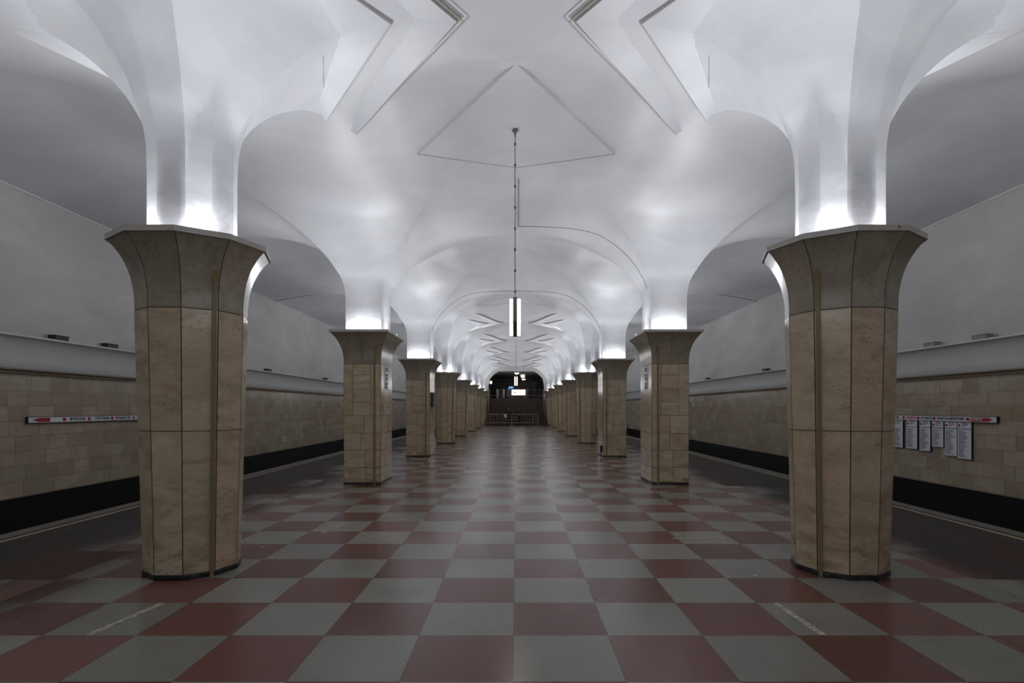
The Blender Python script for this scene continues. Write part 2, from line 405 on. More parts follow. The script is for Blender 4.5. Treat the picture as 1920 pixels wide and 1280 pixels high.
# ------------------------------------------------------------------ floor, platform, tracks
Y0, Y1, XW = -11.6, 58.4, 9.5
mb = MB(); mb.box(-6.62, 6.62, Y0, 53.6, -.25, 0); struct(mb.build('floor', M_floor))
for side, nm in ((-1, 'left'), (1, 'right')):
    a, b = sorted((side*6.62, side*6.86))
    mb = MB(); mb.box(a, b, Y0, Y1, -.2, 0.002); struct(mb.build('trim_platform_edge_'+nm, M_edge))
    a, b = sorted((side*6.47, side*6.53))
    mb = MB(); mb.box(a, b, Y0, 53.5, 0, .003); struct(mb.build('trim_yellow_line_'+nm, M_yellow))
    a, b = sorted((side*6.80, side*6.2))
    mb = MB(); mb.box(a, b, Y0, Y1, -1.25, -.2); struct(mb.build('trim_platform_side_'+nm, M_black))
    a, b = sorted((side*6.8, side*XW))
    mb = MB(); mb.box(a, b, Y0, Y1, -1.4, -1.25); struct(mb.build('floor_track_bed_'+nm, M_black))
    # wall: marble, cove, plaster
    mb = MB(); s = side
    def wq(x0, z0, x1, z1, mi): mb.quad([(s*x0, Y0, z0), (s*x1, Y0, z1), (s*x1, Y1, z1), (s*x0, Y1, z0)], mi)
    wq(XW+.03, -1.3, XW+.03, -.02, 2); wq(XW+.03, -.02, XW, -.02, 2)
    wq(XW, -.02, XW, 2.36, 0); wq(XW+.02, 3.0, XW, 5.90, 1)
    struct(mb.build('wall_'+nm, [M_wallm, M_wallp, M_black], normals=False))
    mb = MB()
    wq(XW, 2.34, XW-.05, 2.34, 0); wq(XW-.05, 2.34, XW-.06, 2.39, 0); wq(XW-.06, 2.39, XW-.035, 2.40, 1); wq(XW-.035, 2.40, XW-.06, 2.41, 1); wq(XW-.06, 2.41, XW-.05, 2.44, 0); wq(XW-.05, 2.44, XW, 2.45, 0)
    struct(mb.build('trim_stone_rail_'+nm, [M_rail, M_dark], normals=False))
    mb = MB(); pr = [(XW-.0, 2.44)]
    for i in range(9):
        a = PI/2*i/8; pr.append((XW-.03-.19*(1-math.cos(a)), 2.50+.52*math.sin(a)))
    pr += [(XW-.24, 3.03), (XW-.24, 3.065), (XW+.01, 3.065)]
    for p, q in zip(pr[:-1], pr[1:]): wq(p[0], p[1], q[0], q[1], 0)
    struct(mb.build('trim_cove_'+nm, M_white, smooth=30, merge=True, normals=False))
    mb = MB(); mb.tube([(s*(XW-.02), Y0, 5.86), (s*(XW-.02), Y1, 5.86)], .022, 6)
    struct(mb.build('trim_picture_bead_'+nm, M_white))
    mb = MB(); mb.tube([(s*(XW-.03), Y0+i*2, 3.083) for i in range(34)], .012, 6)
    struct(mb.build('trim_wall_cable_'+nm, M_dark))
    # rails in the pit
    for x in (7.4, 8.92):
        mb = MB(); a, b = sorted((s*x-.035, s*x+.035)); mb.box(a, b, Y0, Y1, -1.25, -1.09); struct(mb.build('trim_running_rail_'+nm, M_dark))

# ------------------------------------------------------------------ columns
def poly10(r): return [(r*math.cos(math.radians(36*i)), r*math.sin(math.radians(36*i))) for i in range(10)]
def slab(mb, p0, p1, q0, q1, gap=.004, out=.004, col=None, mi=0):
    """a facing slab with bottom edge p0-p1 and top edge q0-q1, a little smaller than its place"""
    p0, p1, q0, q1 = map(Vector, (p0, p1, q0, q1)); n = (p1-p0).cross(q0-p0).normalized()
    c = (p0+p1+q0+q1)/4
    if n.x*c.x+n.y*c.y < 0: n = -n
    ex = (p1-p0).normalized()*gap; ez = (q0-p0).normalized()*gap
    a, b, d, e = p0+ex+ez, p1-ex+ez, q1-ex-ez, q0+ex-ez
    col = col or (random.random(), random.random(), random.random())
    A = [v+n*out for v in (a, b, d, e)]
    mb.quad(A, mi, col)
    for i in range(4):
        j = (i+1) % 4; B = (a, b, d, e); mb.quad([B[i], B[j], A[j], A[i]], 1, col)
ZC = 2.66
def column(k, side, label):
    dec = k not in RECT; y = cy(k)
    root = empty('column', (side*CX, y, 0)); tag(root, label, 'column', 'marble columns of the two rows')
    rnd = random.Random(k*10+side)
    def rc(): return (rnd.random(), rnd.random(), rnd.random())
    m = -side           # local +x towards nave is -side
    if dec: base, top, capr = poly10(.448), poly10(.52), poly10(.745)
    else:
        r = lambda a, b: [(a, b), (-a, b), (-a, -b), (a, -b)]
        base, top, capr = r(.405, .545), r(.41, .55), r(.63, .84)
    lerp = lambda t: [(a[0]+(b[0]-a[0])*t, a[1]+(b[1]-a[1])*t) for a, b in zip(base, top)]
    n = len(base)
    sh = MB(); sh.prism([(a*.992, b*.992) for a, b in base], 0.02, [(a*.992, b*.992) for a, b in top], ZC, 1, col=(0, 0, 0))
    for i in range(n):
        j = (i+1) % n
        if dec: rows = [(.05, 1.46), (1.46, ZC)]; cuts = {0: [0, 1], 1: [0, 1]}
        else:
            rows = [(.05, .37), (.37, .76), (.76, 1.13), (1.13, 1.52), (1.52, ZC)]
        for ri, (z0, z1) in enumerate(rows):
            t0, t1 = z0/ZC, z1/ZC; P, Q = lerp(t0), lerp(t1)
            def pt(s, t): 
                R = lerp(t); return (R[i][0]+(R[j][0]-R[i][0])*s, R[i][1]+(R[j][1]-R[i][1])*s, t*ZC)
            if dec:
                slab(sh, pt(0, t0), pt(1, t0), pt(0, t1), pt(1, t1), col=rc(), out=.003)
            elif ri < 4:
                c = .5 + rnd.uniform(-.12, .12)
                for s0, s1 in ((0, c), (c, 1)): slab(sh, pt(s0, t0), pt(s1, t0), pt(s0, t1), pt(s1, t1), col=rc())
            else:
                for s0, s1 in ((0, .25), (.72, 1)): slab(sh, pt(s0, t0), pt(s1, t0), pt(s0, t1), pt(s1, t1), col=rc())
                zz = [z0, z0+.3, z0+.6, z0+.9, z1]
                for a, b in zip(zz[:-1], zz[1:]): slab(sh, pt(.25, a/ZC), pt(.72, a/ZC), pt(.25, b/ZC), pt(.72, b/ZC), col=rc())
    sh.build('shaft', [M_marble, M_joint], root)
    # flaring capital
    cp = MB(); ZT = 3.335; prof = [(s, ZC+(ZT-ZC)*(1-(1-s)**1.0)) for s in [i/12 for i in range(13)]]
    def capring(s): 
        q = s**2.5*.85+s*.02+.13*s**6; return [(a[0]+(b[0]-a[0])*q, a[1]+(b[1]-a[1])*q) for a, b in zip(top, capr)]
    for a, b in zip(prof[:-1], prof[1:]):
        R0, R1 = capring(a[0]), capring(b[0])
        cp.prism([(x*.993, yy*.993) for x, yy in R0], a[1], [(x*.993, yy*.993) for x, yy in R1], b[1], 1, cap=False)
    for i in range(n):
        j = (i+1) % n; subs = [(0, 1)] if dec else [(0, .5), (.5, 1)]
        for s0, s1 in subs:
            c = rc()
            for q, (a, b) in enumerate(zip(prof[:-1], prof[1:])):
                R0, R1 = capring(a[0]), capring(b[0])
                def pp(R, s, z, g):
                    L = math.hypot(R[j][0]-R[i][0], R[j][1]-R[i][1]); s = s+g/L
                    return (R[i][0]+(R[j][0]-R[i][0])*s, R[i][1]+(R[j][1]-R[i][1])*s, z)
                g = .004; z0 = a[1]+(.006 if q == 0 else 0)
                cp.quad([pp(R0, s0, z0, g), pp(R0, s1, z0, -g), pp(R1, s1, b[1], -g), pp(R1, s0, b[1], g)], 0, c)
    cp.build('capital', [M_cap, M_joint], root, smooth=25, merge=True)
    rm = MB(); ro = [(a*1.02, b*1.02) for a, b in capr]; ri = [(a*.95, b*.95) for a, b in capr]
    for i in range(n):
        j = (i+1) % n
        rm.quad([(*ro[i], 3.33), (*ro[j], 3.33), (*ro[j], 3.385), (*ro[i], 3.385)]); rm.quad([(*ro[i], 3.385), (*ro[j], 3.385), (*ri[j], 3.385), (*ri[i], 3.385)])
        rm.quad([(*ri[i], 3.385), (*ri[j], 3.385), (*ri[j], 3.345), (*ri[i], 3.345)])
    rm.quad([(*p, 3.345) for p in ri]); rm.quad([(*p, 3.33) for p in ro][::-1])
    rm.build('capital_rim', M_rim, root, merge=True)
    pl = MB(); po = [(a*1.03, b*1.03) for a, b in base]; pl.prism(po, 0, [(a*1.025, b*1.025) for a, b in base], .05 if dec else .03, 0)
    pl.build('plinth', M_plinth, root, bevel=.008)
    # cable duct up the front face
    if dec:
        a1 = math.radians(-36 if m > 0 else -144); a2 = math.radians(-72 if m > 0 else -108)
        def dp(R, s): 
            i1 = 9 if m > 0 else 6; i2 = 8 if m > 0 else 7
            return Vector((R[i1][0]+(R[i2][0]-R[i1][0])*s, R[i1][1]+(R[i2][1]-R[i1][1])*s, 0))
        s_a, s_b = .05, .175
        zs = [(lerp(0), 0.0), (lerp(1), ZC)] + [(capring(s), ZC+(ZT-ZC)*s) for s in (.15, .3, .45, .58)]
    else:
        def dp(R, s):
            i1, i2 = (3, 2) if m > 0 else (2, 3)
            return Vector((R[i1][0]+(R[i2][0]-R[i1][0])*s, R[i1][1]+(R[i2][1]-R[i1][1])*s, 0))
        s_a, s_b = .14, .19
        zs = [(lerp(0), 0.0), (lerp(1), ZC)] + [(capring(s), ZC+(ZT-ZC)*s) for s in (.15, .3, .45, .6)]
    du = MB(); prev = None
    for R, z in zs:
        a, b = dp(R, s_a), dp(R, s_b); nn = Vector((b.y-a.y, a.x-b.x, 0)).normalized()
        if nn.dot(a) < 0: nn = -nn
        ring = [a+nn*.003, a+nn*.03, b+nn*.03, b+nn*.003]; ring = [(v.x, v.y, z) for v in ring]
        if prev:
            for q in range(4):
                j = (q+1) % 4; du.quad([prev[q], prev[j], ring[j], ring[q]])
        else: du.quad(ring[::-1])
        prev = ring
    du.quad(prev); du.build('cable_duct', M_duct, root, merge=True)
    # cove lamps standing on the capital, hidden by its rim
    def area(x, yy, sx, sy, tilt=50, pw=UP_POWER, spread=150):
        L = bpy.data.lights.new('cove_lamp', 'AREA'); L.shape = 'RECTANGLE'; L.size = sx; L.size_y = sy
        L.color = UP_COLOR
        o = bpy.data.objects.new('cove_lamp', L); C.objects.link(o); o.parent = root; o.location = (x, yy, 3.375)
        L.energy = pw; L.spread = math.radians(spread); TILT = math.radians(tilt)
        out = Vector((x, yy, 0)).normalized(); nrm = out*math.sin(TILT)+Vector((0, 0, math.cos(TILT)))
        o.rotation_euler = (-nrm).to_track_quat('Z', 'Y').to_euler()
    if dec:
        for i in range(5): a = math.radians(72*i + (18 if m > 0 else 90+72)); area(.60*math.cos(a), .60*math.sin(a), .4, .09, pw=UP_POWER*.8); area(.50*math.cos(a), .50*math.sin(a), .4, .05, 0, STEM_POWER, 180)
    else:
        
        for x, yy, sx in ((0, -.72, .7), (0, .72, .7), (.54, 0, .8), (-.54, 0, .8)): area(x, yy, sx, .09); area(x*.9, yy*.8, sx, .05, 0, STEM_POWER, 180)
    return root
ORD = {1: 'nearest to the viewer', 2: 'second from the viewer', 3: 'third from the viewer', 4: 'fourth from the viewer', 5: 'fifth from the viewer', 6: 'sixth from the viewer', 7: 'seventh from the viewer', 8: 'last, at the foot of the stairs'}
cols = {}
for k in range(1, 9):
    for side in (-1, 1):
        row = 'left' if side < 0 else 'right'
        kind = ('square block-faced cream marble pillar' if k in RECT else 'ten-sided cream marble column with flared capital')
        cols[k, side] = column(k, side, f'{kind}, {row} row, {ORD[k]}')
for side in (-1, 1):
    cols[0, side] = column(0, side, 'ten-sided cream marble column behind the viewer, beside the camera')
    r0 = empty('column', (side*CX, cy(-1), 0)); tag(r0, 'ten-sided cream marble column behind the viewer, beyond its neighbour', 'column', 'marble columns of the two rows')
    for ch in cols[0, side].children:
        c = ch.copy(); C.objects.link(c); c.parent = r0
for k in (-1, 0):
    pass

# ------------------------------------------------------------------ ceiling mouldings
tn = 0
def arm(side, k, toward, corner, drop, ex, ez, zend, steps):
    """stepped straight edge of the fan around a column: an L of two arms"""
    global tn
    mb = MB(); line = {-1: [], 1: []}
    P = lambda dx: side*(CX-toward*dx)
    ex0, ez0, zend0 = ex, ez, zend
    for sy in (-1, 1):
        mixc = .9
        ex, ez, zend = ex0, ez0, zend0
        if sy < 0: ex, ez, mixc = corner-(corner-ex0)*.72, ez0*.72, .45; zend = surf(P(ex), cy(k)-ez)-.03
        prev = None; N = 16; z0 = surf(P(corner), cy(k))-drop
        for i in range(N+1):
            q = i/N; dx, dz = corner+(ex-corner)*q, sy*ez*q; Y = cy(k)+dz; fr = 1-q
            zl = min(mixc*(z0+(zend-z0)*q)+(1-mixc)*(surf(P(dx), Y)-drop*fr), surf(P(dx), Y)-.004); zt = surf(P(dx), Y)+.01
            if sy < 0 and (steps == 3 or k > 1): zl -= .03*min(1, 6*fr)*min(1, 5*q)
            row = [(P(dx), Y, zt)]
            for j in range(steps):
                o = .035*fr*j; f1, f2 = j/steps, (j+1)/steps
                row += [(P(dx-o), Y, zt+(zl-zt)*f1), (P(dx-o), Y, zt+(zl-zt)*f2)]
            inn = .5*fr+.12; row.append((P(dx-inn), Y, surf(P(dx-inn), Y)+.02))
            line[sy].append((P(dx), Y, zl))
            if prev:
                for a in range(len(row)-1): mb.quad([prev[a], prev[a+1], row[a+1], row[a]], 1 if a < len(row)-2 else 0)
            prev = row
    for q in line.values(): mb.tube(q, [.008-.003*i/(len(q)-1) for i in range(len(q))], 5, 1)  # thin dark bead added to draw the shadow line along each arm
    tn += 1
    o = mb.build('trim_%d' % tn, [M_plaster, M_mould], smooth=25, normals=False); struct(o)
for k in range(1, 9):
    if k in RECT: continue
    for side in (-1, 1):
        arm(side, k, 1, 2.84, .06, 1.0, 2.5, 5.78, 3)
        arm(side, k, 1, 2.08, .03, .85, 1.6, 5.50, 1)
        arm(side, k, -1, 2.08, .03, .85, 1.6, 5.50, 1)
# thin rhombus of beading at the crown of the bays
for yc in (cy(1)+3.5-.02, cy(3)+3.5, cy(5)+3.5):
    V = [(0, yc-1.67, surf(0, yc-1.67)-.012), (1.65, yc, surf(1.65, yc)-.02), (0, yc+1.67, surf(0, yc+1.67)-.03), (-1.65, yc, surf(1.65, yc)-.02)]
    cn = (0, yc, 6.36); mb = MB()
    for q in range(4):
        p0, p1 = V[q], V[(q+1) % 4]; E = []
        for i in range(13):
            t_ = i/12; x, y, z = (p0[j]+(p1[j]-p0[j])*t_ for j in range(3)); E.append((x, y, min(z, surf(x, y)-.006)))
        for a, b in zip(E[:-1], E[1:]):
            mb.quad([a, b, cn], 0); mb.quad([a, b, (b[0], b[1], b[2]+.2), (a[0], a[1], a[2]+.2)], 0)
        mb.tube(E, .004 if q in (0, 3) else .010, 6, 1)
    tn += 1; struct(mb.build('trim_%d' % tn, [M_plaster, M_mould], normals=False)); continue
    tn += 1; struct(mb.build('trim_%d' % tn, M_mould))
for side in (-1, 1):
    mb = MB(); pts = [(side*(2.14+.27*t), 6.2+.8*t, surf(2.14+.27*t, 6.2+.8*t)-.004) for t in [i/8 for i in range(9)]]
    mb.tube(pts, .006, 6); tn += 1; struct(mb.build('trim_%d' % tn, M_mould))

# ------------------------------------------------------------------ cables along the vault
mb = MB(); pts = [(.045, 11.3+.18*i, surf(.045, 11.3+.18*i)-.008) for i in range(9)] 
mb.tube(pts, .010, 6)
pts = [(.045+2.93*i/40, 12.74, surf(.045+2.93*i/40, 12.74)-.006) for i in range(41)]
mb.tube(pts, .007, 6)
tag(mb.build('ceiling_cable', M_wcable), 'thin cable running over the vault and down to the second right pillar', 'cable')
mb = MB(); mb.tube([(-2.97+5.94*i/80, 19.75, surf(-2.97+5.94*i/80, 19.75)-.006) for i in range(81)], .009, 6)
tag(mb.build('ceiling_cable', M_wcable), 'thin cable arching across the nave between the third pair of pillars', 'cable')
for side, nm in ((-1, 'left'), (1, 'right')):
    mb = MB(); mb.tube([(side*(3.9+5.6*i/30), 20.9+1.0*i/30, surf(3.9+5.6*i/30, 20.9+1.0*i/30)-.01) for i in range(31)], .016, 6)
    tag(mb.build('ceiling_cable', M_wcable), f'thin cable crossing the {nm} aisle vault to the track wall', 'cable')

# ------------------------------------------------------------------ hanging lamps
def hanging_lamp(y, zb, label):
    root = empty('hanging_lamp', (-.02, y, zb)); tag(root, label, 'lamp')
    zt = min(surf(0, y)-.02, 6.345)-zb
    mb = MB(); mb.box(-.034, .034, -.17, .17, .0, .60)
    sp = MB()
    # metal spine with sloping foot
    prof = [(-.17, .22), (-.17, .62), (.17, .62), (.17, .02), (.12, 0)]
    sp.v = []
    for x in (-.036, .036):
        sp.v += [(x, a, b) for a, b in prof]
    n = len(prof); sp.f = [tuple(range(n)), tuple(range(2*n-1, n-1, -1))] + [(i, i+n, (i+1) % n+n, (i+1) % n) for i in range(n)]
    sp.m = [0]*len(sp.f); sp.c = [(.5,)*3]*len(sp.f)
    sp.build('lamp_spine', M_lampm, root, bevel=.004)
    for s in (-1, 1):
        g = MB(); prof2 = [(-.16, .24), (-.16, .59), (.16, .59), (.16, .05), (.11, .02)]
        N = 5; rings = []
        for q in range(N+1):
            a = PI/2*q/N; xo = s*(.037+.052*math.sin(a)); sc = math.cos(a)**.45*.15+.85 if q < N else .82
            rings.append([(xo, yv*sc, .30+(zv-.30)*(.93+.07*sc)) for yv, zv in prof2])
        for r0, r1 in zip(rings[:-1], rings[1:]):
            for i in range(5):
                j = (i+1) % 5; g.quad([r0[i], r0[j], r1[j], r1[i]])
        g.quad(rings[0]); g.quad(rings[-1])
        g.build('glass_shade', M_glow, root, merge=True, smooth=40)
    ch = MB(); ch.tube([(.004*math.sin(i*1.7), .003*math.cos(i), .62+(zt-.62)*i/24) for i in range(25)], .007, 6)
    for i in range(1, 24, 3): ch.lathe([(.004, .62+(zt-.62)*i/24-.03), (.018, .62+(zt-.62)*i/24-.015), (.018, .62+(zt-.62)*i/24+.015), (.004, .62+(zt-.62)*i/24+.03)], 8)
    chn = ch.build('lamp_chain', M_cable, root)
    rs = MB(); rs.lathe([(.01, zt-.12), (.02, zt-.05), (.05, zt-.02), (.05, zt+.01)], 16); rs.build('ceiling_hook', M_lampm, chn)
    return root
hanging_lamp(9.38, EYE+1.21, 'slim two-sided glowing lamp on a long chain, the large one near the viewer')
hanging_lamp(37.4, EYE+1.50, 'small distant glowing lamp hanging on a rod before the far hall')

# ------------------------------------------------------------------ boxes on the wall ledge
bx = [(-1, 11.45, 1), (-1, 12.9, 1), (-1, 14.1, 1), (-1, 21.1, 1), (-1, 27.5, 1), (1, 11.25, 0), (1, 12.6, 0), (1, 21.0, 1), (1, 27.4, 1)]
names = {(-1, 11.45): 'nearest', (-1, 12.9): 'second', (-1, 14.1): 'third, beside the near column', (-1, 21.1): 'fourth, before the square pillar', (-1, 27.5): 'farthest', (1, 11.25): 'nearest, above the line maps', (1, 12.6): 'second, above the line maps', (1, 21.0): 'third, between column and pillar', (1, 27.4): 'farthest'}
for s, y, dk in bx:
    root = empty('ledge_box', (s*(XW-.13), y, 3.066)); tag(root, f'small {"dark" if dk else "grey"} box on the {"left" if s<0 else "right"} wall ledge, {names[(s, y)]}', 'box', 'small boxes on the wall ledges')
    m_ = M_dark if dk else M_greybox
    mb = MB(); mb.box(-.08, .08, -.17, .17, 0, .085); mb.build('box_body', m_, root, bevel=.008)
    mb = MB(); mb.box(-.085, .085, -.175, .175, .085, .1); mb.build('box_lid', m_, root)

# ------------------------------------------------------------------ wall signs
def station_strip(side, ya, yb, z0, z1, items, label):
    """items along the reading direction: ('sq',), ('t', text, mat), ('arrow',)"""
    mid = (ya+yb)/2; root = empty('station_sign', (side*(XW-.03), mid, (z0+z1)/2)); tag(root, label, 'sign')
    L = abs(yb-ya); H = z1-z0
    rot = (PI/2, 0, PI/2) if side < 0 else (PI/2, 0, -PI/2)
    mb = MB(); mb.box(-.028, .028, -L/2, L/2, -H/2, H/2); board = mb.build('sign_board', M_signw, root)
    fr = MB()
    for a, b, c, d in ((-L/2-.012, L/2+.012, H/2, H/2+.012), (-L/2-.012, L/2+.012, -H/2-.012, -H/2), (-L/2-.012, -L/2, -H/2, H/2), (L/2, L/2+.012, -H/2, H/2)): fr.box(-.03, .03, a, b, c, d)
    fr.build('sign_frame', M_dark, root)
    face = -side*.0295; dr = 1 if side < 0 else -1
    def yy(u): return dr*(u-L/2)
    for it in items:
        kind, u, wd = it[0], it[1], it[2]
        if kind == 'sq':
            mb = MB(); a, b = sorted((yy(u), yy(u+wd))); mb.box(face-.001, face+.001, a, b, -.035, .035); mb.build('red_square', M_red, board)
        elif kind == 'arrow':
            mb = MB(); h = .04; d = it[3]      # d=-1 points to the reading start
            u0, u1 = (u, u+wd) if d < 0 else (u+wd, u); s1 = u0+(u1-u0)*.4
            ptsA = [(yy(u0), 0), (yy(s1), h), (yy(u1), h), (yy(u1-(u1-u0)*.0), -h), (yy(s1), -h)]
            mb.quad([(face-side*.0015, a, b) for a, b in ptsA]); mb.build('red_arrow', M_red, board, normals=False)
        elif kind == 'red':
            mb = MB(); a, b = sorted((yy(u), yy(u+wd))); mb.box(face-.001, face+.001, a, b, -.045, .045); mb.build('red_field', M_red, board)
            t = text('sign_lettering', it[3], .085, (face-side*.002, yy(u+wd/2), 0), rot, M_signw, board, 'CENTER', it[4] if len(it) > 4 else 1)
        else:
            o = text('sign_lettering', it[3], .085, (face-side*.001, yy(u), 0), rot, it[4], board)
            wtext = max(v.co.x for v in o.data.vertices); o.scale = (wd/wtext, 1, 1)
station_strip(-1, 10.83, 16.4, 1.40, 1.505, [
    ('arrow', .08, .42, -1), ('sq', .82, .08), ('t', 1.0, .42, 'ФРУНЗЕНСКАЯ', M_ink), ('sq', 1.5, .08), ('t', 1.72, .42, 'СПОРТИВНАЯ', M_ink), ('sq', 2.2, .08),
    ('t', 2.34, .52, 'ВОРОБЬЁВЫ ГОРЫ', M_ink), ('sq', 2.94, .08), ('t', 3.08, .26, 'ПАРК', M_ink), ('t', 3.40, .48, 'КУЛЬТУРЫ', M_ink), ('sq', 3.96, .08), ('t', 4.1, .4, 'УНИВЕРСИТЕТ', M_ink), ('sq', 4.56, .08), ('t', 4.7, .7, 'ЮГО-ЗАПАДНАЯ', M_ink)],
    'long narrow white line sign with red arrow on the left track wall')
station_strip(1, 14.6, 11.0, 1.40, 1.51, [
    ('t', .5, .30, 'ПРУДЫ', M_ink), ('sq', .92, .08), ('t', 1.03, .36, 'ЛУБЯНКА', M_red), ('sq', 1.42, .08), ('t', 1.54, .36, 'ОХОТНЫЙ РЯД', M_ink), ('sq', 1.92, .08),
    ('t', 2.04, .78, 'БИБЛИОТЕКА ИМЕНИ ЛЕНИНА', M_ink), ('sq', 2.86, .08), ('red', 2.96, .30, 'КРОПОТКИНСКАЯ', .42), ('arrow', 3.26, .26, 1)],
    'long narrow white line sign with red arrow, above the station lists on right wall')
panels = [(11.62, 11.99, .615, M_blue, 'rightmost, blue band'), (12.0, 12.35, .65, M_cable, 'second from the right'), (12.38, 12.73, .82, M_blue, 'the short one in the middle'),
          (12.77, 13.12, .70, M_green, 'green band, left of the short one'), (13.19, 13.56, .72, M_red, 'red band, beside the column'), (13.68, 14.03, .72, M_signw, 'leftmost, half behind the column')]
for pi, (ya, yb, zb, band, lb) in enumerate(panels):
    H = 1.385-zb; Wd = yb-ya; root = empty('station_list', (XW-.025, (ya+yb)/2, zb)); tag(root, f'white station list board under the red-arrow sign, {lb}', 'sign', 'station list boards on the right wall')
    mb = MB(); mb.box(-.022, .022, -Wd/2+.006, Wd/2-.006, 0, H); board = mb.build('sign_board', M_signw, root)
    mb = MB(); mb.box(-.02, .025, -Wd/2, Wd/2, -.008, 0); mb.box(-.02, .025, -Wd/2, -Wd/2+.006, 0, H); mb.box(-.02, .025, Wd/2-.006, Wd/2, 0, H); mb.build('sign_frame', M_dark, root)
    mb = MB(); mb.box(-.0235, -.021, -Wd/2+.012, Wd/2-.012, H-.15, H-.135); mb.build('colour_band', band, board)
    # red badge with number in a ring
    mb = MB(); cyy, cz = Wd/2-.055, H-.07
    mb.quad([(-.0235, cyy+.03*math.cos(a), cz+.03*math.sin(a)) for a in [2*PI*i/16 for i in range(16)]]); mb.build('red_badge', M_red, board, normals=False)
    rr = random.Random(pi)
    words = ['Сокольники', 'Университет', 'Лубянка', 'Чистые пруды', 'Охотный ряд', 'Парк культуры', 'Спортивная', 'Боровицкая', 'Арбатская', 'Тверская', 'Театральная', 'Киевская', 'Белорусская', 'Динамо', 'Аэропорт', 'Сокол', 'Полянка', 'Тульская', 'Чертаново', 'Курская', 'Бауманская', 'Щукинская', 'Таганская', 'Калужская', 'Беляево']
    rr.shuffle(words)
    nl = int((H-.2)/.0245)
    body = '\n'.join(words[i % len(words)] for i in range(nl))
    t_ = text('list_lettering', body, .0285, (-.0225, Wd/2-.03, H-.175), (PI/2, 0, -PI/2), M_ink, board, sx=1.25)
    t_.location.z = H-.185-(max(v.co.y for v in t_.data.vertices)); 
    ys_ = [v.co.y for v in t_.data.vertices]; t_.scale[1] = (H-.21)/(max(ys_)-min(ys_)); t_.location.z = H-.18-max(ys_)*t_.scale[1]
    text('heading_lettering', 'Переход\nна станции\nлинии', .03, (-.0225, Wd/2-.12, H-.045), (PI/2, 0, -PI/2), M_ink, board)

# small notices on the inner faces of the pillars
def pillar_sign(k, side):
    x = side*(CX-.413); root = empty('pillar_notice', (x, cy(k)-.05, 2.12)); rows = [(M_blue, .40, .10), (M_cable, .30, .05), (M_green, .2, .08), (M_cable, .1, .04), (M_cable, .02, .05)]
    tag(root, f'narrow notice with blue and green rows on the inner face of the second {"left" if side<0 else "right"} pillar', 'sign')
    mb = MB(); a, b = sorted((0, -side*.012)); mb.box(a, b, -.13, .13, 0, .52); board = mb.build('sign_board', M_signw, root)
    for m_, z, h in rows:
        mb = MB(); a, b = sorted((-side*.012, -side*.014)); mb.box(a, b, -.1, .1, z, z+h); mb.build('printed_row', m_, board)
pillar_sign(2, -1); pillar_sign(2, 1)
root = empty('wall_box', (-(CX-.415), cy(3)-.1, 1.72)); tag(root, 'dark metal board on the inner face of the third left pillar', 'box')
mb = MB(); mb.box(0, .07, -.22, .22, 0, .52); bb = mb.build('box_body', M_dark, root, bevel=.01)
for i in range(4):
    mb = MB(); mb.box(.07, .074, -.18, .18, .05+i*.12, .12+i*.12); mb.build('box_panel', M_cable, bb)
root = empty('socket_box', (CX-.415, cy(3)-.4, .15)); tag(root, 'small black socket box low on the third right pillar', 'box')
mb = MB(); mb.box(-.06, 0, -.08, .08, 0, .24); mb.build('box_body', M_dark, root, bevel=.01)
mb = MB(); mb.tube([(-.03, 0, 0), (-.03, 0, -.15)], .012); mb.build('box_cable', M_dark, root)
# mark painted in red on the rim of the near right capital
o = text('painted_letter', 'А', .045, (.30-.0, -.765*math.cos(PI/10)*1.02-.002, 3.357), (PI/2, 0, 0), M_red, cols[1, 1], 'CENTER'); o.location.x = .13
# panel on the track wall, seen past the third right pillar
root = empty('wall_plate', (XW-.04, 41.5, .9)); tag(root, 'small grid of pale plates on the right track wall behind the third pillar', 'sign')
for i in range(4):
    mb = MB(); mb.box(-.02, .03, -.45, .45, i*.2, i*.2+.11); mb.build('plate', M_greybox, root)

# ------------------------------------------------------------------ floor markings
def tape(x0, y0, x1, y1, wd, label):
    d = Vector((x1-x0, y1-y0, 0)).normalized(); n = Vector((-d.y, d.x, 0))*wd/2; mb = MB(); rr = random.Random(int(x0*100))
    N = 26; pts = []
    for i in range(N+1):
        t = i/N; c = Vector((x0+(x1-x0)*t, y0+(y1-y0)*t, 0)); pts.append((c+n*rr.uniform(.7, 1.05), c-n*rr.uniform(.7, 1.05)))
    for (a, b), (c, d_) in zip(pts[:-1], pts[1:]):
        lo = [(v.x, v.y, 0) for v in (a, b, d_, c)]; hi = [(v.x, v.y, .0025) for v in (a, b, d_, c)]
        mb.quad(hi)
        for i in range(4): mb.quad([lo[i], lo[(i+1) % 4], hi[(i+1) % 4], hi[i]])
    tag(mb.build('floor_tape', M_tape, merge=True), label, 'floor tape', 'worn tape strips on the floor')
M_tape = mat('worn_tape', (.4, .37, .25), .6); t = NT(M_tape)
pos = t.add('ShaderNodeNewGeometry').outputs['Position']
t.l.new(t.mix(t.ramp(t.noise(pos, 26, 5, .7), [(.42, (0, 0, 0)), (.55, (1, 1, 1))]), (.16, .155, .13), (.46, .43, .31)), t.b.inputs['Base Color'])
tape(-3.18, 4.15, -3.06, 4.84, .07, 'worn pale tape strip on a grey tile beside the near left column')
tape(2.24, 4.84, 2.28, 4.16, .06, 'worn pale tape strip on a grey tile before the near right column')
tape(-2.62, 7.55, -2.5, 8.28, .07, 'worn pale tape strip on the floor behind the near left column')
tape(2.02, 7.25, 2.74, 7.2, .07, 'worn pale tape strip lying crosswise behind the near right column')
tape(2.2, 10.95, 3.05, 11.3, .06, 'worn pale tape strip on the floor before the second right pillar')

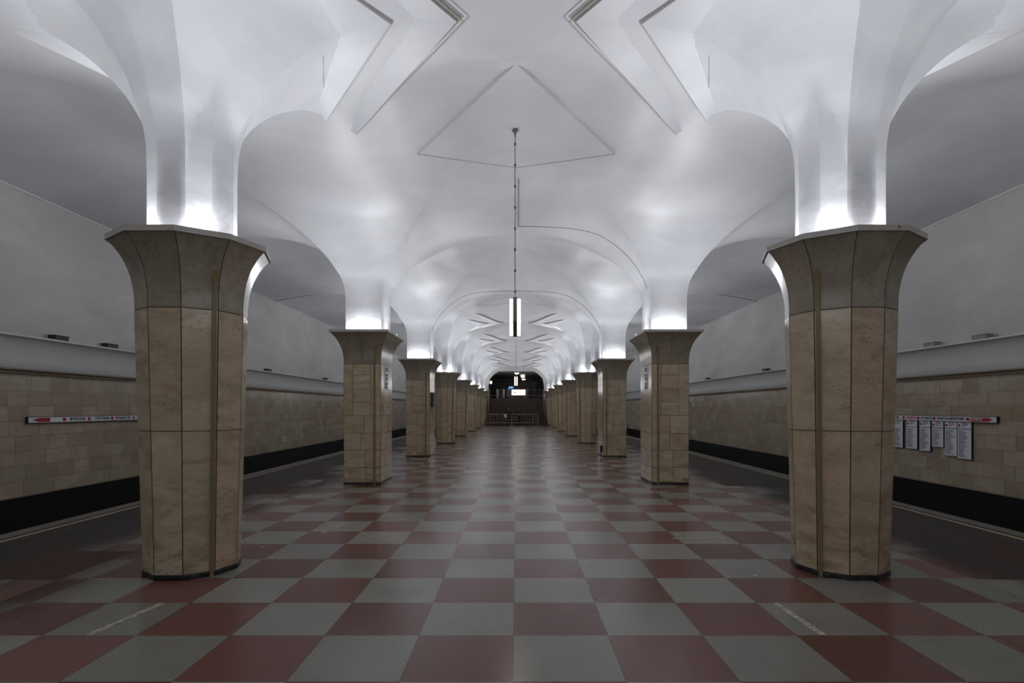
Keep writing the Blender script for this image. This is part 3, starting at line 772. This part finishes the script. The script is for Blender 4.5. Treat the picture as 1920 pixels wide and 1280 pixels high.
# ------------------------------------------------------------------ stairs and far hall
SY, N_ST, RISE, RUN = 53.6, 17, 2.73/17, .30
mb = MB()
for i in range(N_ST): mb.box(-2.86, 2.86, SY+i*RUN, SY+(i+1)*RUN+.3, 0 if i == 0 else -.2, (i+1)*RISE)
tag(mb.build('staircase', M_step), 'broad dark red-brown staircase rising to the far hall', 'staircase')
YH = SY+N_ST*RUN
mb = MB(); mb.box(-9, 9, YH, 78, 2.53, 2.73); struct(mb.build('floor_upper_hall', M_step))
mb = MB(); mb.box(-9, 9, Y1+.05, 78, 5.55, 5.7); struct(mb.build('ceiling_upper_hall', M_wallp))
M_far = mat('far_hall_stone', (.16, .15, .135), .5)
mb = MB(); mb.box(-9, 9, 74, 74.2, 2.73, 5.6); struct(mb.build('wall_far', M_far))
for s, nm in ((-1, 'left'), (1, 'right')):
    a, b = sorted((s*6.5, s*6.7)); mb = MB(); mb.box(a, b, Y1, 74, 2.73, 5.6); struct(mb.build('wall_upper_'+nm, M_far))
    a, b = sorted((s*2.96, s*6.86)); mb = MB(); mb.box(a, b, SY-.02, SY+.2, -.2, 0.03); struct(mb.build('trim_stair_end_'+nm, M_edge))
    # floor beside the stairs
    a, b = sorted((s*2.95, s*6.62)); mb = MB(); mb.box(a, b, SY, Y1, -.25, 0); struct(mb.build('floor_beside_stairs_'+nm, M_floor))
    a, b = sorted((s*2.97, s*3.12)); mb = MB()
    for i in range(5, 11): mb.box(a, b, SY+.1+i*.4, SY+.1+(i+1)*.4, 0, min(.5+i*.24, 3.3))
    o = mb.build('parapet', M_step); tag(o, f'dark stone parapet along the {nm} side of the stairs', 'parapet')
# end wall with the arch
mb = MB(); N = 48
arc = [(-2.9, 0)]
for i in range(N+1):
    x = -2.9+5.8*i/N; arc.append((x, min(surf(x, cy(8)) , 5.825) - .12 if abs(x) < 2.89 else 4.0))
arc.append((2.9, 0))
yA, yB = Y1-.05, Y1+.7
for i in range(len(arc)-1):
    (xa, za), (xb, zb) = arc[i], arc[i+1]
    if abs(xa-xb) > 1e-6:
        mb.quad([(xa, yA, za), (xb, yA, zb), (xb, yA, 6.8), (xa, yA, 6.8)])
    mb.quad([(xa, yA, za), (xb, yA, zb), (xb, yB, zb-.02), (xa, yB, za-.02)])
for s in (-1, 1): mb.quad([(s*2.9, yA, -1.3), (s*9.6, yA, -1.3), (s*9.6, yA, 6.8), (s*2.9, yA, 6.8)])
struct(mb.build('wall_end', M_wallp, normals=False))
# handrails
for s, nm in ((-1, 'left'), (1, 'right')):
    mb = MB(); mb.tube([(s*2.75, SY-.6, .95), (s*2.75, SY, 1.0), (s*2.75, SY+N_ST*RUN, 3.7)], .03)
    root = empty('handrail', (0, 0, 0)); tag(root, f'brown handrail climbing the {nm} side of the stairs', 'handrail')
    mb.build('rail', M_rail, root)
    for q in (0, 8, 16):
        p = MB(); zz = 0 if q == 0 else q*RISE; p.tube([(s*2.75, SY-.5 if q == 0 else SY+q*RUN+.1, zz), (s*2.75, SY-.5 if q == 0 else SY+q*RUN+.1, .97 if q == 0 else 1.0+(q+.3)*RISE)], .02); p.build('post', M_rail, root)

# crowd barriers
def barrier(x0, label):
    root = empty('crowd_barrier', (x0, 52.45, 0)); tag(root, label, 'barrier', 'steel barriers across the foot of the stairs')
    W = 2.48
    fr = MB(); fr.tube([(0, 0, 0), (0, 0, 1.12), (W, 0, 1.12), (W, 0, 0)], .024); fr.tube([(0, 0, .32), (W, 0, .32)], .02); fr.build('barrier_frame', M_steel, root)
    st = MB()
    for x in (.55, 1.93): 
        st = MB(); st.tube([(x, 0, .32), (x, 0, 1.12)], .018); st.build('barrier_post', M_steel, root)
    for z in (.58, .85):
        for a, b in ((0, .55), (1.93, W)):
            st = MB(); st.tube([(a, 0, z), (b, 0, z)], .015); st.build('cross_bar', M_steel, root)
    for i in range(4):
        x = .55+1.38*(i+1)/5; st = MB(); st.tube([(x, 0, .32), (x, 0, 1.12)], .013); st.build('upright_bar', M_steel, root)
barrier(-2.93, 'steel crowd barrier at the stair foot, left one with the round sign')
barrier(-.40, 'steel crowd barrier at the foot of the stairs, right one reaching towards the last column')
M_lime = mat('pale_lime', (.62, .70, .30), .5)
root = empty('round_sign', (-1.02, 52.38, .98)); tag(root, 'small round pale yellow-green sign hung on the left crowd barrier', 'sign')
mb = MB(); mb.v = []; mb.lathe([(.14, -.008), (.15, 0), (.14, .008)], 24); o = mb.build('sign_disc', M_lime, root); o.rotation_euler = (PI/2, 0, 0)
mb = MB(); mb.tube([(0, 0, .12), (0, .05, .17)], .01); mb.build('sign_hook', M_dark, root)

# ------------------------------------------------------------------ the two people
def person(x, y, z, rz, label, arms):
    verts = [(0, 0, .93), (0, 0, 1.12), (0, -.01, 1.32), (0, 0, 1.44), (0, -.01, 1.53), (0, -.02, 1.62), (0, -.01, 1.71),
             (.10, 0, .88), (.11, -.01, .50), (.12, .01, .09), (.13, -.13, .05), (-.10, 0, .88), (-.11, -.02, .50), (-.12, .01, .09), (-.13, -.13, .05)]
    rad = [.155, .145, .165, .07, .055, .088, .07, .095, .065, .045, .04, .095, .065, .045, .04]
    ed = [(0, 1), (1, 2), (2, 3), (3, 4), (4, 5), (5, 6), (0, 7), (7, 8), (8, 9), (9, 10), (0, 11), (11, 12), (12, 13), (13, 14)]
    for s in (1, -1):
        b = len(verts); sh, el, wr, hd = arms(s)
        verts += [(s*.17, 0, 1.38), sh, el, wr, hd]; rad += [.07, .055, .045, .034, .036]
        ed += [(2, b), (b, b+1), (b+1, b+2), (b+2, b+3), (b+3, b+4)]
        ph = Vector(hd); d = (ph-Vector(wr)).normalized(); side_v = Vector((0, 1, 0)).cross(d).normalized()
        for q, (o, l) in enumerate(((-.024, .065), (-.009, .075), (.007, .07), (.022, .055))):
            i = len(verts); p0 = ph + d*.02 + Vector((0, o, 0)); p1 = ph + d*(.02+l) + Vector((-s*.01, o, 0)); verts += [tuple(p0), tuple(p1)]; rad += [.0095, .008]; ed += [(b+4, i), (i, i+1)]
        i = len(verts); p0 = ph + Vector((-s*.005, -.04, -.0)); verts += [tuple(p0), tuple(p0 + d*.035 + Vector((0, -.012, 0)))]; rad += [.011, .009]; ed += [(b+4, i), (i, i+1)]
    me = bpy.data.meshes.new('person'); me.from_pydata(verts, ed, []); o = bpy.data.objects.new('tmp', me); C.objects.link(o)
    sk = o.modifiers.new('skin', 'SKIN'); sk.use_smooth_shade = True
    for v, r in zip(me.skin_vertices[0].data, rad): v.radius = (r, r*.8 if r > .12 else r)
    me.skin_vertices[0].data[0].use_root = True
    sb = o.modifiers.new('sub', 'SUBSURF'); sb.levels = 2; sb.render_levels = 2
    dg = bpy.context.evaluated_depsgraph_get(); m2 = bpy.data.meshes.new_from_object(o.evaluated_get(dg)); bpy.data.objects.remove(o)
    m2.materials.clear(); m2.materials.append(M_skin); m2.materials.append(M_uni)
    hands = [Vector(arms(s)[3]) for s in (1, -1)]
    for p in m2.polygons:
        c = p.center; hand = min((c-h).length for h in hands) < .085
        p.material_index = 0 if (c.z > 1.49 or hand) else 1
    root = empty('person', (x, y, z), rz); tag(root, label, 'person')
    b = bpy.data.objects.new('body', m2); C.objects.link(b); b.parent = root
    fm = MB()
    h = MB(); h.lathe([(.093, 1.66), (.102, 1.70), (.108, 1.735), (.10, 1.765), (.05, 1.785)], 20, 0, -.01); cp_ = h.build('cap', M_uni, root, smooth=40)
    v = MB(); v.box(-.06, .06, -.165, -.09, 1.662, 1.675); v.build('cap_visor', M_uni, cp_, bevel=.006)
    n_ = MB(); n_.lathe([(.004, 1.60), (.016, 1.605), (.013, 1.625), (.004, 1.65)], 8, 0, -.112); n_.build('nose', M_skin, root, smooth=60)
    for s in (-1, 1):
        e = MB(); e.lathe([(.002, 1.632), (.008, 1.637), (.002, 1.642)], 8, s*.032, -.104); e.build('eye', M_dark, root)
        e = MB(); e.lathe([(.006, 1.60), (.016, 1.62), (.014, 1.65), (.005, 1.66)], 8, s*.09, -.01); e.build('ear', M_skin, root, smooth=60)
    mo = MB(); mo.box(-.022, .022, -.112, -.10, 1.577, 1.583); mo.build('mouth', M_rail, root)
    bd = MB(); bd.box(.05, .10, -.162, -.145, 1.30, 1.35); bd.build('badge', M_greybox, root)
hang = lambda s: ((s*.235, 0, 1.18), (s*.26, -.03, 1.02), (s*.255, -.08, .82), (s*.25, -.10, .75))
fold = lambda s: ((s*.235, .01, 1.20), (s*.25, -.06, 1.07), (s*.10, -.20, 1.04), (s*.04, -.215, 1.03))
person(-.72, 53.05, 0, .15, 'person in black uniform and cap, nearer the round sign on the barrier', hang)
person(.22, 53.12, 0, -.1, 'person in black uniform and cap with hands joined, standing where the two barriers meet', fold)

# ------------------------------------------------------------------ far hall fittings
def bowl(x, y, label, z=5.54):
    root = empty('ceiling_lamp', (x, y, z)); tag(root, label, 'lamp', 'bowl lamps on the far hall ceiling')
    mb = MB(); mb.lathe([(.08, -.24), (.18, -.20), (.24, -.14), (.25, -.10)], 24); mb.build('lamp_bowl', M_bowl, root, smooth=50)
    mb = MB(); mb.lathe([(.26, -.10), (.26, -.08), (.04, -.05), (.04, 0)], 24); mb.build('lamp_mount', M_lampm, root)
bowl(0.05, 59.6, 'glowing bowl lamp on the far hall ceiling, nearest of the four')
bowl(.72, 63.0, 'glowing bowl lamp on the far hall ceiling, second, to the right')
bowl(.78, 66.5, 'glowing bowl lamp on the far hall ceiling, third')
bowl(.95, 72.0, 'glowing bowl lamp on the far hall ceiling, farthest and dimmest')
# lit sign on the landing
M_lit = mat('lit_sign', (.9, .9, .9), .4, emit=(1, .97, .93), estr=1.15)
M_wood = mat('brown_frame', (.13, .07, .04), .5)
root = empty('lit_sign', (.24, 59.4, 2.73)); tag(root, 'glowing white exit sign box at the head of the stairs', 'sign')
mb = MB(); mb.box(-.72, .72, 0, .12, .34, .92); lp = mb.build('light_panel', M_lit, root)
mb = MB(); mb.box(-.95, .95, .12, .5, 0, 1.05); mb.build('sign_cabinet', M_wood, root)
mb = MB(); mb.box(-.76, .76, -.01, .12, .92, .96); mb.box(-.76, .76, -.01, .12, .30, .34); mb.build('sign_frame', M_wood, root)
text('sign_lettering', 'ВЫХОД', .3, (0, -.004, .64), (PI/2, 0, 0), M_ink, lp, 'CENTER', 1.2)
# landing balustrade rail
mb = MB(); mb.tube([(-2.7, YH+.2, 3.0), (2.7, YH+.2, 3.0)], .03)
for i in range(7): mb.tube([(-2.7+i*.9, YH+.2, 2.73), (-2.7+i*.9, YH+.2, 3.0)], .015)
tag(mb.build('landing_rail', M_rail), 'low rail along the head of the stairs', 'rail')
M_pale = mat('pale_gate', (.55, .57, .62), .4)
M_navy = mat('navy_panel', (.03, .035, .07), .4)
def gate(x, y, label, pale=True):
    root = empty('ticket_gate', (x, y, 2.73)); tag(root, label, 'gate', 'ticket gates in the far hall')
    mb = MB(); mb.box(-.13, .13, -.6, .6, 0, 1.0); gb = mb.build('gate_body', M_pale if pale else M_navy, root, bevel=.03)
    mb = MB(); mb.box(.14, .48, -.1, .1, .05, 1.15); mb.build('gate_panel', M_dark, root, bevel=.02)
    mb = MB(); mb.box(-.1, .1, -.55, -.2, 1.0, 1.04); mb.build('gate_reader', M_signw, gb)
gate(-2.05, 62, 'pale ticket gate in the far hall, leftmost'); gate(-1.38, 62, 'pale ticket gate in the far hall, left of the flag-like banner')
for i, nm in enumerate(('leftmost of the four', 'second of the four', 'third of the four', 'rightmost of the four')): gate(1.3+.66*i, 62.5, f'dark blue ticket gate right of the lit sign, {nm}', False)
def banner(x, y, h, m_, label):
    root = empty('standing_banner', (x, y, 2.73)); tag(root, label, 'banner', 'tapering banners at the head of the stairs')
    mb = MB(); mb.tube([(0, 0, 0), (0, 0, h)], .015); mb.build('banner_pole', M_lampm, root)
    mb = MB(); mb.lathe([(.13, .15), (.11, .5), (.07, h-.25), (.01, h-.02)], 12); mb.build('banner_cloth', m_, root, smooth=50)
M_ban = mat('blue_white_cloth', (.28, .28, .45), .7)
banner(-.87, 60.6, 1.25, M_ban, 'blue and white furled banner at the head of the stairs')
banner(-.23, 61.2, 1.2, M_signw, 'white tapering banner just behind the lit sign, towards its middle')
banner(.42, 61.2, 1.2, M_signw, 'white tapering banner just behind the lit sign, at its right')
mb = MB(); mb.box(-.24, .24, -.03, .03, 0, .3); M_scr = mat('blue_screen', (.02, .1, .3), .3, emit=(.1, .35, .9), estr=.8)
root = empty('blue_screen', (-.56, 60.2, 3.72)); tag(root, 'small bright blue screen above the lit sign', 'screen')
mb.build('screen_panel', M_scr, root); mb = MB(); mb.box(-.02, .02, 0, .04, -.99, 0); mb.build('screen_stand', M_dark, root)
# posters
M_post = mat('green_poster', (.03, .22, .12), .5); M_post2 = mat('dark_poster', (.08, .11, .11), .5)
root = empty('poster', (1.98, 73.96, 4.25)); tag(root, 'green and dark poster on the far wall of the upper hall', 'poster')
mb = MB(); mb.box(-.05, .9, -.02, .03, 0, 1.15); mb.build('green_half', M_post, root)
mb = MB(); mb.box(.9, 1.75, -.02, .03, 0, 1.15); mb.build('dark_half', M_post2, root)
mb = MB()
for i, (a, b, z) in enumerate(((.1, .75, .95), (.15, .6, .75), (.1, .7, .55), (.2, .55, .35), (.1, .6, .15))): mb.box(a, b, -.025, -.02, z, z+.07)
mb.build('poster_print', M_pale, root)
mb = MB(); mb.lathe([(.01, -.17), (.09, -.10), (.11, 0), (.09, .10), (.01, .17)], 16)
o = mb.build('wall_lamp', M_bowl, smooth=60); o.location = (-2.62, 57.9, 4.35); tag(o, 'small glowing oval wall lamp at the left edge of the far arch', 'lamp')
mb = MB(); mb.box(-2.9, 2.9, 73.9, 74, 5.2, 5.35); struct(mb.build('trim_far_cornice', M_dark))
